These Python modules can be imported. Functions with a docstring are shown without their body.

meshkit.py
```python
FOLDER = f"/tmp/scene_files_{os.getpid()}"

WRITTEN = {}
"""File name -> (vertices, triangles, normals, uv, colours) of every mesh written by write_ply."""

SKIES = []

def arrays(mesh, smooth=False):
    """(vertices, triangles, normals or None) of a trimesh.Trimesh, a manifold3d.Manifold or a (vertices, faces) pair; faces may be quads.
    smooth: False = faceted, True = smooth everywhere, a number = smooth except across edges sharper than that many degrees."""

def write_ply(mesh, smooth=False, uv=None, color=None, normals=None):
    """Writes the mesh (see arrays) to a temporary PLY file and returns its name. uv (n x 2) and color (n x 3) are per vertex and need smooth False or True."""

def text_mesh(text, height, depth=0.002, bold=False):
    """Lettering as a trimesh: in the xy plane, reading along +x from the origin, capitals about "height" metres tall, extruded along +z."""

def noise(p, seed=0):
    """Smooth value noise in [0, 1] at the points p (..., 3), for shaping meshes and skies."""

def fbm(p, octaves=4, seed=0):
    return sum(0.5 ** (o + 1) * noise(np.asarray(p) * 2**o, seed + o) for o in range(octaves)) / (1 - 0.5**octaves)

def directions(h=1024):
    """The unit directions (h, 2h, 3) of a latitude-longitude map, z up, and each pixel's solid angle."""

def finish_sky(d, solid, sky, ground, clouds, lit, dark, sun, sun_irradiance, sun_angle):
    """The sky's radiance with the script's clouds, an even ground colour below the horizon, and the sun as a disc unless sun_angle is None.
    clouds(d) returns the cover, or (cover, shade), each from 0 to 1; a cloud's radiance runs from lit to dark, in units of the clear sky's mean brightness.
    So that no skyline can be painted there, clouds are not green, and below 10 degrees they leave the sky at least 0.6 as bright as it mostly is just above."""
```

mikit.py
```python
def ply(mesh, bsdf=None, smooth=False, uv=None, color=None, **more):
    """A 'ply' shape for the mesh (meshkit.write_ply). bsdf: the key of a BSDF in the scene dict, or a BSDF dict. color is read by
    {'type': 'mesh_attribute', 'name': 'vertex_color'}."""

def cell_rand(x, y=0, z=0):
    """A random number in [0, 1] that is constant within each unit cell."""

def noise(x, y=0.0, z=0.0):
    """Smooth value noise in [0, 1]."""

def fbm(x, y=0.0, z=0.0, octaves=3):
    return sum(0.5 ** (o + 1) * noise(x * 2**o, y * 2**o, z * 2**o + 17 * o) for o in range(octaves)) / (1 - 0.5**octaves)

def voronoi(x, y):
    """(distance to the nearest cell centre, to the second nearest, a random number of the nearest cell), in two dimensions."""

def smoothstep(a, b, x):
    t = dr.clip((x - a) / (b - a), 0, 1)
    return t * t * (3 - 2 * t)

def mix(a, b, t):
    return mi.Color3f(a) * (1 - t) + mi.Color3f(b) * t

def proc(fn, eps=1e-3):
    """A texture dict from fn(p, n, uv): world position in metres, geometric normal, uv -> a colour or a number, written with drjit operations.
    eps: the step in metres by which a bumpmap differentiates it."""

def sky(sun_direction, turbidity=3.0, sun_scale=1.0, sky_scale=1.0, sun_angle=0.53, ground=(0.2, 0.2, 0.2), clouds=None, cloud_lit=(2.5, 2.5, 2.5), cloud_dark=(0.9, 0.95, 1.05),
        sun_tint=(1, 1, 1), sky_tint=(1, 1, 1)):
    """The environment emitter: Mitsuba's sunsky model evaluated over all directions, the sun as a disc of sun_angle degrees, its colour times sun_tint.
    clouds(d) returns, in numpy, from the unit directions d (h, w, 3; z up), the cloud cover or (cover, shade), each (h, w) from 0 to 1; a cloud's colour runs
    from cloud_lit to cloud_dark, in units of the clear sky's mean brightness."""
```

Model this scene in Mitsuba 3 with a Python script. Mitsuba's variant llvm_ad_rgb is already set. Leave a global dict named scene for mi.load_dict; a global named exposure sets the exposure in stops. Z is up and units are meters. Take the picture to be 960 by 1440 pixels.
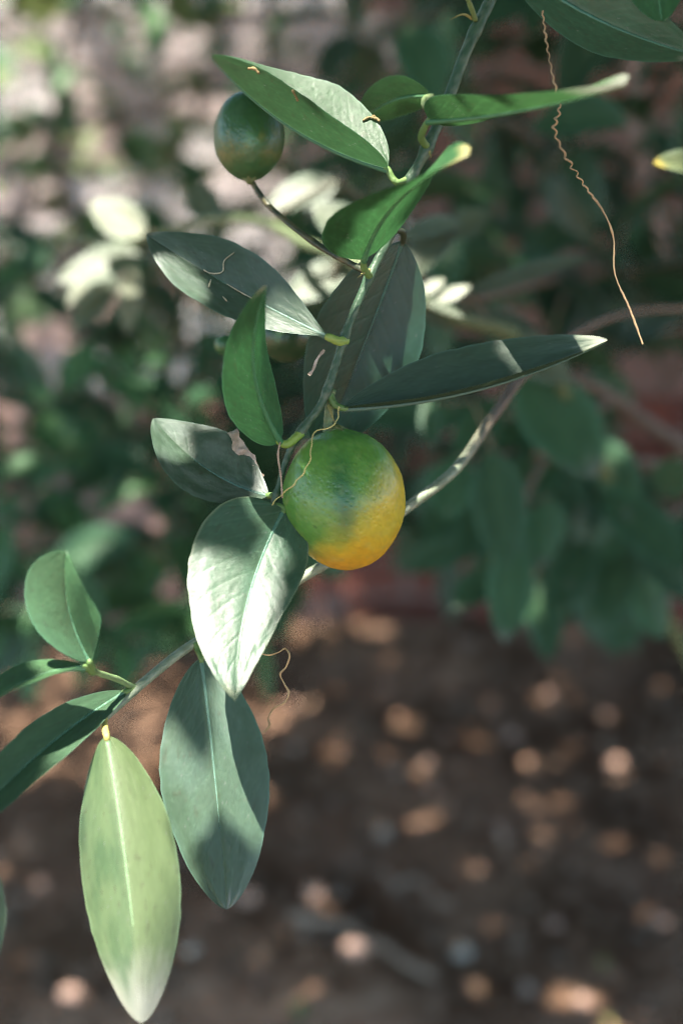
import math, random
import numpy as np, trimesh, drjit as dr, mitsuba as mi, mikit, meshkit
from mikit import proc, fbm, noise, smoothstep, mix

# ------------------------------------------------------------------ camera, sky, exposure
PITCH = math.radians(20.0)
CAM = np.array([0.0, 0.0, 1.10])
FWD = np.array([0.0, math.cos(PITCH), -math.sin(PITCH)])
UP = np.array([0.0, math.sin(PITCH), math.cos(PITCH)])
RIGHT = np.array([1.0, 0.0, 0.0])
FOCAL = 2000.0                      # in pixels of the 960 x 1440 photograph
SUN = np.array([-0.20, -0.15, 0.965]); SUN /= np.linalg.norm(SUN)
T = mi.ScalarTransform4f
scene, labels = {}, {}
scene['camera'] = {'type': 'thinlens', 'fov': 2 * math.degrees(math.atan(720 / FOCAL)), 'fov_axis': 'y',
                   'to_world': T().look_at(origin=CAM.tolist(), target=(CAM + FWD).tolist(), up=UP.tolist()),
                   'aperture_radius': 0.0045, 'focus_distance': 0.40, 'near_clip': 0.02, 'far_clip': 400.0}
scene['sky'] = mikit.sky(SUN.tolist(), turbidity=3, sun_tint=(0.90, 0.99, 1.12), sky_tint=(1.07, 1.02, 0.86))
exposure = 4.0

rng = np.random.default_rng(7)
NEAR = []          # points of the branch in focus, for the shade of the leaves above it


def P(px, py, d):
    """A point of the garden: the direction of a photo pixel, d metres along the axis."""
    return CAM + d * (FWD + (px - 480) / FOCAL * RIGHT - (py - 720) / FOCAL * UP)


def V(r, u, t):
    """right, up, towards the camera."""
    return r * RIGHT + u * UP - t * FWD


def unit(a):
    a = np.asarray(a, float)
    return a / (np.linalg.norm(a, axis=-1, keepdims=True) + 1e-12)


def glint_normal(px, py):
    """The normal that mirrors the sun to the camera from about there (camera frame)."""
    v = unit(CAM - P(px, py, .4)) + SUN
    return unit(v)


def tilt_depth(base, px, py, k=1.0):
    """Depth of a tip that lays the blade across the glint normal (k = 1) or keeps the base's depth (k = 0)."""
    h = glint_normal(px, py)
    d0 = (np.asarray(base) - CAM) @ FWD
    d = FWD + (px - 480) / FOCAL * RIGHT - (py - 720) / FOCAL * UP
    return d0 + k * (((np.asarray(base) - CAM) @ h) / (d @ h) - d0)


def pix(p):
    q = np.asarray(p) - CAM
    d = q @ FWD
    return 480 + FOCAL * (q @ RIGHT) / d, 720 - FOCAL * (q @ UP) / d, d


# ------------------------------------------------------------------ naming
_count = {}


def fresh(name):
    n = _count.get(name, -1) + 1
    _count[name] = n
    return name if n == 0 else f'{name}_{n:03d}'


def put(name, shape, parent=None, **lab):
    k = fresh((parent + '__' if parent else '') + name)
    scene[k] = shape
    if lab:
        labels[k] = lab
    return k


def thing(name, label, category, group=None):
    k = fresh(name)
    labels[k] = {'label': label, 'category': category}
    if group:
        labels[k]['group'] = group
    return k


# ------------------------------------------------------------------ materials
VC = {'type': 'mesh_attribute', 'name': 'vertex_color'}


def leaf_bump(p, n, uv):
    return fbm(p.x * 900, p.y * 900, p.z * 900, octaves=2) * 1.0


def waxy(alpha, gloss, trans):
    """A thin translucent blade under a glossy cuticle."""
    return {'type': 'blendbsdf', 'weight': gloss,
            'a': {'type': 'principledthin', 'base_color': VC, 'roughness': 0.5, 'eta': 1.5, 'diff_trans': trans},
            'b': {'type': 'twosided', 'c': {'type': 'roughconductor', 'material': 'none', 'distribution': 'ggx', 'alpha': alpha}}}


scene['leaf_skin'] = {'type': 'bumpmap', 'scale': 0.00006,
                      'tex': proc(leaf_bump, eps=2e-4),
                      'bsdf': waxy(0.21, 0.038, 0.75)}
scene['leaf_plain'] = waxy(0.21, 0.025, 0.7)
scene['bark_green'] = {'type': 'bumpmap', 'scale': 0.0003,
                       'tex': proc(lambda p, n, uv: fbm(p.x * 1500, p.y * 1500, p.z * 500, octaves=2), eps=2e-4),
                       'bsdf': {'type': 'twosided', 'b': {'type': 'principled', 'base_color': VC, 'roughness': 0.5, 'specular': 0.4}}}


def peel_bump(p, n, uv):
    return -smoothstep(0.35, 0.0, mikit.voronoi(uv.x * 46, uv.y * 30)[0]) * 0.8 + fbm(p.x * 300, p.y * 300, p.z * 300) * 0.6


scene['peel'] = {'type': 'bumpmap', 'scale': 0.00012, 'tex': proc(peel_bump, eps=1.5e-4),
                 'bsdf': {'type': 'twosided', 'b': {'type': 'principled', 'base_color': VC, 'roughness': 0.33, 'specular': 0.55}}}
scene['dry_matter'] = {'type': 'twosided', 'b': {'type': 'principled', 'base_color': VC, 'roughness': 0.75, 'specular': 0.25}}


def brick_bump(p, n, uv):
    return fbm(p.x * 60, p.y * 60, p.z * 60, octaves=3)


scene['masonry'] = {'type': 'bumpmap', 'scale': 0.006, 'tex': proc(brick_bump, eps=2e-3),
                    'bsdf': {'type': 'twosided', 'b': {'type': 'principled', 'base_color': VC, 'roughness': 0.9, 'specular': 0.2}}}


def soil_col(p, n, uv):
    a = fbm(p.x * 7, p.y * 7, octaves=4)
    b = fbm(p.x * 45 + 9, p.y * 45, octaves=3)
    c = mix((0.066, 0.038, 0.023), (0.155, 0.094, 0.062), smoothstep(0.3, 0.7, a))
    c = mix(c, (0.20, 0.13, 0.09), smoothstep(0.58, 0.78, b) * 0.7)
    dry = smoothstep(1.58, 1.34, p.y + 0.25 * p.x + 0.35 * (fbm(p.x * 3, p.y * 3 + 5, octaves=2) - 0.5))      # mask makes the soil colour paler towards the camera
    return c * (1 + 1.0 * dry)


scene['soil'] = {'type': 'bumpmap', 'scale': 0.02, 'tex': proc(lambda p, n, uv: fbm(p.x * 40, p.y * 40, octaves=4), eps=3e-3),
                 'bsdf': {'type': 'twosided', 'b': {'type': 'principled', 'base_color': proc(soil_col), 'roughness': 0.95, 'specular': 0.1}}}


# ------------------------------------------------------------------ shape helpers
def bezier(p0, c, p1, u):
    u = np.asarray(u)[:, None]
    return (1 - u) ** 2 * p0 + 2 * u * (1 - u) * c + u ** 2 * p1


def spline(pts, n):
    """Catmull-Rom through pts (k, m)."""
    p = np.asarray(pts, float)
    p = np.vstack([2 * p[0] - p[1], p, 2 * p[-1] - p[-2]])
    k = len(p) - 3
    t = np.linspace(0, k - 1e-9, n)
    i = t.astype(int)
    f = (t - i)[:, None]
    a, b, c, d = p[i], p[i + 1], p[i + 2], p[i + 3]
    return 0.5 * (2 * b + (c - a) * f + (2 * a - 5 * b + 4 * c - d) * f ** 2 + (3 * b - a - 3 * c + d) * f ** 3)


def tube(pts, radii, sides=10, cap=True):
    pts = np.asarray(pts, float)
    r = np.broadcast_to(radii, (len(pts),))
    t = unit(np.gradient(pts, axis=0))
    a = np.cross(t[0], [0.3, 0.5, 0.81]); a /= np.linalg.norm(a)
    A = []
    for k in range(len(pts)):
        a = a - t[k] * (a @ t[k]); a /= np.linalg.norm(a)
        A.append(a)
    A = np.array(A); B = np.cross(t, A)
    ang = np.arange(sides) * 2 * np.pi / sides
    v = (pts[:, None] + r[:, None, None] * (np.cos(ang)[None, :, None] * A[:, None] + np.sin(ang)[None, :, None] * B[:, None])).reshape(-1, 3)
    i, j = np.meshgrid(np.arange(len(pts) - 1), np.arange(sides), indexing='ij')
    q = np.stack([i * sides + j, i * sides + (j + 1) % sides, (i + 1) * sides + (j + 1) % sides, (i + 1) * sides + j], -1).reshape(-1, 4)
    f = np.vstack([q[:, [0, 1, 2]], q[:, [0, 2, 3]]])
    if cap:
        n = len(v)
        v = np.vstack([v, pts[0] - t[0] * r[0] * 0.5, pts[-1] + t[-1] * r[-1] * 0.6])
        j = np.arange(sides); e = (len(pts) - 1) * sides
        f = np.vstack([f, np.stack([j * 0 + n, (j + 1) % sides, j], 1), np.stack([j * 0 + n + 1, e + j, e + (j + 1) % sides], 1)])
    return v, f


def tinted(v, base, var=0.15, scale=400, seed=0, other=None):
    n = meshkit.fbm(np.asarray(v) * scale, 3, seed)[:, None]
    base = np.asarray(base, float)
    c = base * (1 + var * (2 * n - 1) * 1.6)
    if other is not None:
        w = np.clip((n - 0.52) * 6, 0, 1)
        c = c * (1 - w) + np.asarray(other) * w
    return np.clip(c, 0.003, 0.95)


GREEN = (0.042, 0.088, 0.046)


def leaf_mesh(base, tip, width, N0, N1=None, sag=(0, 0, 0), fold=15, cup=0.0, wide=0.9, round_=0.75, wave=0.012, nu=110, nv=40, tipw=0,
              col=GREEN, mott=None, mott_amt=0.0, tip_col=None, tip_from=0.9, edge_col=None, vein=1.0, seed=0, groove=True, rib_col=(0.08, 0.12, 0.06), twist=0.0, light_half=None, asym=0.0):
    """A leaf blade as a sheet: quadratic midrib from base to tip, two halves folded up by 'fold' degrees towards the upper normal."""
    base, tip = np.asarray(base, float), np.asarray(tip, float)
    L = np.linalg.norm(tip - base)
    ctrl = (base + tip) / 2 + 2 * np.asarray(sag, float)
    u = np.linspace(0, 1, nu)
    mid = bezier(base, ctrl, tip, u)
    t = unit(np.gradient(mid, axis=0))
    N1 = N0 if N1 is None else N1
    N = unit(np.outer(1 - u, unit(N0)) + np.outer(u, unit(N1)))
    N = unit(N - t * (N * t).sum(1, keepdims=True))
    S = np.cross(t, N)
    if twist:
        a = np.radians(twist) * u
        N, S = N * np.cos(a)[:, None] + S * np.sin(a)[:, None], S * np.cos(a)[:, None] - N * np.sin(a)[:, None]
    v = np.linspace(-1, 1, nv * 2 + 1)
    w = width / 2 * np.sin(np.pi * np.clip(u, 0, 1) ** wide) ** round_
    if tipw:
        w = np.maximum(w, tipw * width / 2 * np.sqrt(np.clip(1 - ((u - .84) / .16) ** 2, 0, 1)))
    w[0] = width * 0.012; w[-1] = width * 0.004
    jag = 1 + 0.005 * np.sin(u * 75 + seed) * np.sin(np.pi * u) + 0.05 * (meshkit.noise(np.stack([u * 7, u * 0 + seed, u * 0], 1)) - 0.5) + 0.012 * (meshkit.noise(np.stack([u * 26, u * 0 + seed, u * 0], 1)) - 0.5)
    w = w * jag
    U, Vv = np.meshgrid(u, v, indexing='ij')
    s = np.abs(Vv)
    W = w[:, None] * (1 + asym * np.sign(Vv))
    fo = math.radians(fold)
    arc = s * W
    # each half rises by the fold, then curls back down by 'cup'
    x = arc * math.cos(fo) + 0 * arc
    z = arc * math.sin(fo) - cup * s ** 2 * W
    ph = (U * 9.0 - s * 2.3)
    fr = np.abs(ph - np.round(ph))
    veins = np.exp(-(fr / 0.07) ** 2) * (s > 0.04) * (1 - s) ** 0.5 * vein
    rib = np.exp(-(s / 0.05) ** 2)
    z = z + wave * width * np.sin(U * 9 + seed * 1.7 + (Vv > 0) * 1.9) * s ** 2
    z = z - veins * 0.00005 * vein + (meshkit.fbm(np.stack([U * 6, Vv * 3, U * 0 + seed * 3.1], -1), 3) - 0.5) * 0.012 * width * np.minimum(s * 4, 1)
    if nv > 8:
        z = z - .000025 * np.exp(-((meshkit.fbm(np.stack([U * 30, Vv * 13, U * 0 + seed * 1.3], -1), 3, 31) - .5) / .035) ** 2)
    if groove:
        z = z - rib * 0.00012
    p = mid[:, None] + S[:, None] * (np.sign(Vv) * x)[..., None] + N[:, None] * z[..., None]
    n = nv * 2 + 1
    i, j = np.meshgrid(np.arange(nu - 1), np.arange(n - 1), indexing='ij')
    q = np.stack([i * n + j, (i + 1) * n + j, (i + 1) * n + j + 1, i * n + j + 1], -1).reshape(-1, 4)
    # colour: pigment, plus tips paled for the sun on them
    c = np.ones(U.shape + (1,)) * np.asarray(col, float) * [1.14, 1.02, .86]
    f1 = meshkit.fbm(np.stack([U * 7, Vv * 4, U * 0 + seed], -1), 4, 3)[..., None]
    f2 = meshkit.fbm(np.stack([U * 40, Vv * 22, U * 0 + seed], -1), 3, 8)[..., None]
    c = c * (0.8 + 0.4 * f1) * (0.86 + 0.28 * f2)
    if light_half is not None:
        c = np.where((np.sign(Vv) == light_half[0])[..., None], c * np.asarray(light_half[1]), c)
    if mott is not None:
        k = np.clip((f1 - 0.38) * 3.2, 0, 1) * mott_amt
        c = c * (1 - k) + np.asarray(mott) * k
    c = c * (1 + 0.13 * veins[..., None]) + (np.asarray(rib_col) - c * (rib_col[1] < .05) * 2) * (np.exp(-(s / 0.03) ** 2) * 0.35 * vein * (1 - U) ** .7)[..., None]
    ec = np.asarray(edge_col if edge_col is not None else np.asarray(col) * 1.5 + 0.012)
    k = np.clip((s - 0.955) / 0.03, 0, 1)[..., None]
    c = c * (1 - k) + ec * k
    if tip_col is not None:  # most pale tips carry the sunlight on leaf ends in their colour
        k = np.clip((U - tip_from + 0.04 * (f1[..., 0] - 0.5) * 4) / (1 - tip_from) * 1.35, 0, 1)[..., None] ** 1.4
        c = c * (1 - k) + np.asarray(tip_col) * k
    net = np.exp(-((meshkit.fbm(np.stack([U * 30, Vv * 13, U * 0 + seed * 1.3], -1), 3, 31) - .5) / .035) ** 2)
    c = c * (1 + .16 * vein * (net - .4))[..., None]
    specks = (meshkit.noise(np.stack([U * 150, Vv * 70, U * 0 + seed], -1), 5) > 0.965)[..., None]
    c = np.where(specks, c * 0.6 + 0.08, c)
    dots = np.clip((meshkit.noise(np.stack([U * 34, Vv * 17, U * 0 + seed], -1), 9) - .84) * 9, 0, 1)[..., None] * (nv > 8)
    c = c * (1 - .38 * dots) + np.array([.06, .05, .025]) * dots * .3
    uv = np.stack([U, (Vv + 1) / 2], -1).reshape(-1, 2)
    return p.reshape(-1, 3), q, np.clip(c, 0.004, 0.9).reshape(-1, 3), uv, mid, N, S, w


def leaf(parent, base, tip, width, N0, petiole=None, rib=True, skin='leaf_skin', label=None, pcol=(0.10, 0.17, 0.05), prad=0.0009, name='leaf', **kw):
    v, q, c, uv, mid, N, S, w = leaf_mesh(base, tip, width, N0, **kw)
    k = put(name, mikit.ply((v, q), skin, smooth=True, color=c, uv=uv), parent, **({'label': label} if label else {}))
    NEAR.append(v[::37])
    if rib:                                   # the raised midrib on the underside of the blade
        n = len(mid)
        m = mid - N * 0.00045
        r = np.interp(np.linspace(0, 1, n), [0, 0.1, 0.6, 1], [0.0009, 0.00065, 0.0004, 0.00012])
        tv, tf = tube(m[::3], r[::3], 8)
        put('midrib', mikit.ply((tv, tf), 'bark_green', smooth=True, color=tinted(tv, np.asarray(kw.get('col', GREEN)) * 1.3 + 0.015)), k)
    if petiole is not None:
        pts = spline(petiole + [base, mid[2] - N[2] * 0.0003], 24)
        tv, tf = tube(pts, np.linspace(prad * 1.25, prad * 0.85, 24), 10)
        put('petiole', mikit.ply((tv, tf), 'bark_green', smooth=True, color=tinted(tv, pcol)), k)
    return k, (mid, N, S, w)


# ------------------------------------------------------------------ ground
def relief(p3):
    z = (meshkit.fbm(p3 * 5, 3) - 0.5) * 0.07 + (meshkit.fbm(p3 * 26, 3, 4) - 0.5) * 0.03
    heap = np.clip((p3[..., 1] - 2.0) / .3, 0, 1) * np.clip((2.9 - p3[..., 1]) / .3, 0, 1)        # earth drifted against the wall
    return z + heap ** 2 * (.005 + .06 * meshkit.fbm(p3 * [3.5, 1, 1], 3, 9))


def ground():
    g = np.concatenate([-np.geomspace(80, 1.6, 26), np.linspace(-1.5, 1.5, 121), np.geomspace(1.6, 80, 26)])
    y = np.concatenate([-np.geomspace(80, 0.1, 26), np.linspace(0, 2.5, 121), np.geomspace(2.6, 80, 26)])
    X, Y = np.meshgrid(g, y, indexing='ij')
    p3 = np.stack([X, Y, 0 * X], -1)
    Z = relief(p3)
    Z *= np.exp(-((X ** 2 + Y ** 2) / 900))
    v = np.stack([X, Y, Z], -1).reshape(-1, 3)
    a, b = X.shape
    i, j = np.meshgrid(np.arange(a - 1), np.arange(b - 1), indexing='ij')
    q = np.stack([i * b + j, (i + 1) * b + j, (i + 1) * b + j + 1, i * b + j + 1], -1).reshape(-1, 4)
    k = put('ground', mikit.ply((v, q), 'soil', smooth=True))
    labels[k] = {'label': 'dark brown bare soil at the foot of the brick wall', 'kind': 'structure'}


def ground_z(x, y):
    return float(relief(np.array([[x, y, 0.0]]))[0])


ground()

# ------------------------------------------------------------------ brick wall
WALL_Y = 2.32
BOX_V = np.array([[x, y, z] for x in (-1, 1) for y in (-1, 1) for z in (-1, 1)], float)
BOX_F = np.array([[0, 1, 3], [0, 3, 2], [4, 6, 7], [4, 7, 5], [0, 4, 5], [0, 5, 1], [2, 3, 7], [2, 7, 6], [0, 2, 6], [0, 6, 4], [1, 5, 7], [1, 7, 3]])


def wall():
    r = np.random.default_rng(3)
    w = thing('brick_wall', 'old weathered red brick wall standing behind the shrubs', 'wall')
    H, pitch_x, pitch_z = 22, 0.225, 0.075
    v = BOX_V * [2.95, 0.05, H * pitch_z / 2 - 0.004] + [0, WALL_Y + 0.062, H * pitch_z / 2 - 0.05]
    put('mortar_bed', mikit.ply((v, BOX_F), 'masonry', color=np.tile([[0.27, 0.215, 0.185]], (8, 1))), w)
    far = []
    for row in range(H):
        for c in range(-13, 14):
            x = c * pitch_x + (row % 2) * pitch_x / 2
            z = row * pitch_z + 0.02 - 0.05
            if abs(x) > 2.8:
                continue
            b = BOX_V * [0.1075, 0.05, 0.0325] * (1 + r.uniform(-0.03, 0.03, (8, 3))) + [x + r.normal(0, 0.002), WALL_Y + 0.05 + r.normal(0, 0.004), z + 0.012]
            pale_noise = meshkit.fbm(np.array([[x * 4.5, 0, z * 6.5]]), 3, 5)[0]
            pale = 0.2 * r.random() ** 2 + (0.9 if (x < 0.1 and z > 0.45) else .12) * min(max((pale_noise - .24) * 5, 0), 1) * r.uniform(.6, 1)  # bricks high on the left paled in colour for the sunlight there
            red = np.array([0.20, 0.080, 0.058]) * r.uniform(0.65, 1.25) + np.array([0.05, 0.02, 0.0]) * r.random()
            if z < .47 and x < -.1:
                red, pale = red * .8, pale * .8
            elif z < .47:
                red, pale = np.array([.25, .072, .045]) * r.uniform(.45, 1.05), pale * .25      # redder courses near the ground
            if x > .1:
                red, pale = red * .6, pale * .35      # bricks on the right darkened in colour for the shade behind the shrub
            col = red * (1 - pale) + np.array([0.70, 0.675, 0.665]) * pale
            cc = np.tile(col[None], (8, 1)) * r.uniform(0.9, 1.1, (8, 1))
            if abs(x) < 0.75 and z < 1.2:
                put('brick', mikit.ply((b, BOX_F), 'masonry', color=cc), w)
            else:
                far.append((b, cc))
    v = np.vstack([b for b, _ in far]); f = np.vstack([BOX_F + 8 * i for i in range(len(far))])
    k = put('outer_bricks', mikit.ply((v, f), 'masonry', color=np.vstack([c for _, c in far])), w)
    labels[k] = {'kind': 'stuff'}


wall()

# ------------------------------------------------------------------ the fruiting branch in focus
fb = thing('fruiting_branch', 'sharp green citrus branch with glossy leaves running down from the top of the photo', 'branch')
STEM = [(830, -330, .47, 2.6), (745, -120, .43, 2.3), (690, -2, .415, 2.05), (656, 70, .41, 1.95), (626, 150, .407, 1.85), (600, 208, .404, 1.75), (573, 262, .404, 1.65),
        (546, 335, .405, 1.55), (518, 392, .403, 1.45), (490, 458, .401, 1.4), (468, 525, .40, 1.4), (452, 568, .40, 1.35), (424, 606, .40, 1.25), (405, 640, .402, 1.1), (390, 690, .402, .95), (382, 716, .402, .8)]
pts = spline([np.append(P(a, b, d), r * 1e-3) for a, b, d, r in STEM], 150)
node = np.array([P(*a) for a in ((575, 255, .404), (519, 388, .402), (488, 476, .401), (462, 548, .401), (424, 607, .40), (601, 207, .404), (620, 160, .407), (664, 40, .41), (552, 322, .405), (389, 697, .402))])
swell = 1 + .38 * np.exp(-(np.linalg.norm(pts[:, None, :3] - node[None], axis=-1) / .0022) ** 2).max(1)
rad = 0.86 * swell * pts[:, 3] * (1 + 0.05 * np.sin(np.arange(150) * 0.9) * (np.arange(150) % 17 < 5))
v, f = tube(pts[:, :3], rad, 18)
NEAR.append(pts[:, :3])
put('stem', mikit.ply((v, f), 'bark_green', smooth=True, color=tinted(v, (0.036, 0.076, 0.040), 0.3, 700, other=(0.085, 0.115, 0.075))), fb)


def twig(parent, path, r0, r1, col, name='twig', n=40, other=None, label=None):
    p = spline([P(*a) for a in path], n)
    v, f = tube(p, np.linspace(r0, r1, n) * (1 + 0.06 * np.sin(np.arange(n) * 1.3)), 12)
    return put(name, mikit.ply((v, f), 'bark_green', smooth=True, color=tinted(v, col, 0.25, 600, other=other)), parent, **({'label': label} if label else {}))


def thorn(parent, path, r0=0.0006):
    p = spline([P(*a) for a in path], 10)
    v, f = tube(p, np.linspace(r0, 0.00008, 10), 8)
    put('thorn', mikit.ply((v, f), 'bark_green', smooth=True, color=tinted(v, (0.22, 0.20, 0.07))), parent)


# A: folded leaf at the top, beside the small fruit
eA, gA = leaf(fb, P(545, 238, .402), P(297, 79, .405), 0.0385, V(.464, .70, .537), N1=V(.50, .78, .34), petiole=[P(574, 252, .404), P(560, 257, .402), P(551, 250, .402)], sag=V(-.0022, -.0040, 0), fold=42.5, wide=.80, round_=.62,
     col=(0.030, 0.092, 0.042), seed=1, label='folded green leaf with a white sunlit half above the small green fruit')
# B: leaf behind A
leaf(fb, P(606, 136, .425), P(500, 178, .44), 0.0150, V(.1, .75, -.6), petiole=[P(622, 160, .408), P(600, 150, .410), P(598, 140, .416)], sag=V(0, .0035, 0), fold=12, col=(0.035, 0.115, 0.042), seed=2,
     label='small green leaf behind the stem near the top', pcol=(0.12, 0.17, 0.07), prad=0.0011)
# C: leaf pointing right with pale tip
leaf(fb, P(602, 170, .392), P(880, 118, .325), 0.0180, V(.05, .80, -.62), N1=V(-.1, .75, .6), petiole=[P(601, 208, .404), P(592, 192, .397)], sag=V(0, -.0015, 0), fold=20, wide=.70, round_=.42, tipw=.75,
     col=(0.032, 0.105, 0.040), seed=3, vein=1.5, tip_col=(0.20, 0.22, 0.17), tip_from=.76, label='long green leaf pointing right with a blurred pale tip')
# D: leaf across the stem
leaf(fb, P(511, 366, .395), P(659, 216, .335), 0.0325, V(-.35, .66, -.66), N1=V(-.5, .6, .25), petiole=[P(519, 388, .402), P(512, 378, .398)], sag=V(-.004, .0025, 0), fold=14, wide=.72, round_=.62, tipw=.34,
     col=(0.030, 0.110, 0.042), seed=4, vein=1.5, tip_col=(0.36, 0.34, 0.15), tip_from=.86, label='bright green leaf crossing in front of the stem with a yellow tip')
# E: scarred leaf to the left
eE, gE = leaf(fb, P(464, 475, .398), P(206, 330, .412), 0.0235, V(-.02, .36, .93), N1=glint_normal(206, 330), petiole=[P(486, 478, .401), P(477, 480, .399)], sag=V(0, -.0012, 0), fold=18, wide=1.25, round_=.8, wave=.035,
     col=(0.046, 0.094, 0.068), seed=5, mott=(0.075, 0.11, 0.088), mott_amt=.5, label='grey green leaf with pale scars and a sunlit tip', pcol=(0.20, 0.28, 0.06), prad=0.0012)
# G: upright green leaf
leaf(fb, P(394, 622, .399), P(374, 402, .355), 0.0185, V(-.70, .38, -.60), N1=V(-.5, .6, -.2), petiole=[P(424, 608, .400), P(405, 624, .399)], sag=V(-.0055, 0, 0), fold=22, wide=.70, round_=.66,
     col=(0.026, 0.105, 0.042), seed=6, vein=1.5, tip_col=(0.24, 0.27, 0.17), tip_from=.93, label='upright saturated green leaf left of the stem with a curled pale tip', pcol=(0.18, 0.27, 0.05), prad=0.0011)
# H: long dark leaf to the right
leaf(fb, P(482, 574, .399), P(853, 478, .392), 0.0265, V(.02, .80, .60), petiole=[P(461, 548, .401), P(470, 568, .400)], sag=V(.001, -.004, .0), fold=38, wide=.92, round_=.75,
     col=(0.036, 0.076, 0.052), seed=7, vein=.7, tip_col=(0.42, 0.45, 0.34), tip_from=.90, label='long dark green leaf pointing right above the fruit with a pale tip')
# I: mottled leaf left of the fruit
leaf(fb, P(378, 697, .405), P(216, 588, .412), 0.0265, V(.25, .55, .80), petiole=[P(388, 697, .403)], sag=V(-.001, -.0035, 0), fold=14, wide=1.0, round_=.75,
     col=(0.052, 0.104, 0.076), seed=8, mott=(0.12, 0.17, 0.135), mott_amt=.8, label='mottled grey green leaf left of the fruit with a bitten edge')
# J: dark leaf hanging behind the stem
leaf(fb, P(566, 340, .411), P(448, 640, .428), 0.0330, V(.25, .32, .90), petiole=[P(552, 322, .405), P(566, 326, .407)], sag=V(.001, .001, 0), fold=10, wide=.95, round_=.72,
     col=(0.010, 0.050, 0.030), seed=9, vein=1.0, rib_col=(.005, .008, .005), label='dark leaf hanging behind the stem with a black midrib', pcol=(0.03, 0.04, 0.02))
# K: centre leaf
leaf(fb, P(400, 716, .399), P(331, 986, .366), 0.0312, V(.05, -.05, .98), N1=glint_normal(331, 930), petiole=[P(383, 712, .402), P(392, 712, .400)], sag=V(-.0036, 0, .0015), fold=9, wide=.56, round_=.80, cup=.10, asym=.2, wave=.015,
     col=(0.050, 0.118, 0.078), seed=10, mott=(0.062, 0.135, 0.088), mott_amt=.5, tip_col=(0.30, 0.36, 0.22), tip_from=.93, edge_col=(0.16, 0.22, 0.13), vein=1.3, label='broad leaf facing the camera below the fruit with a white sunlit tip')
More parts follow.
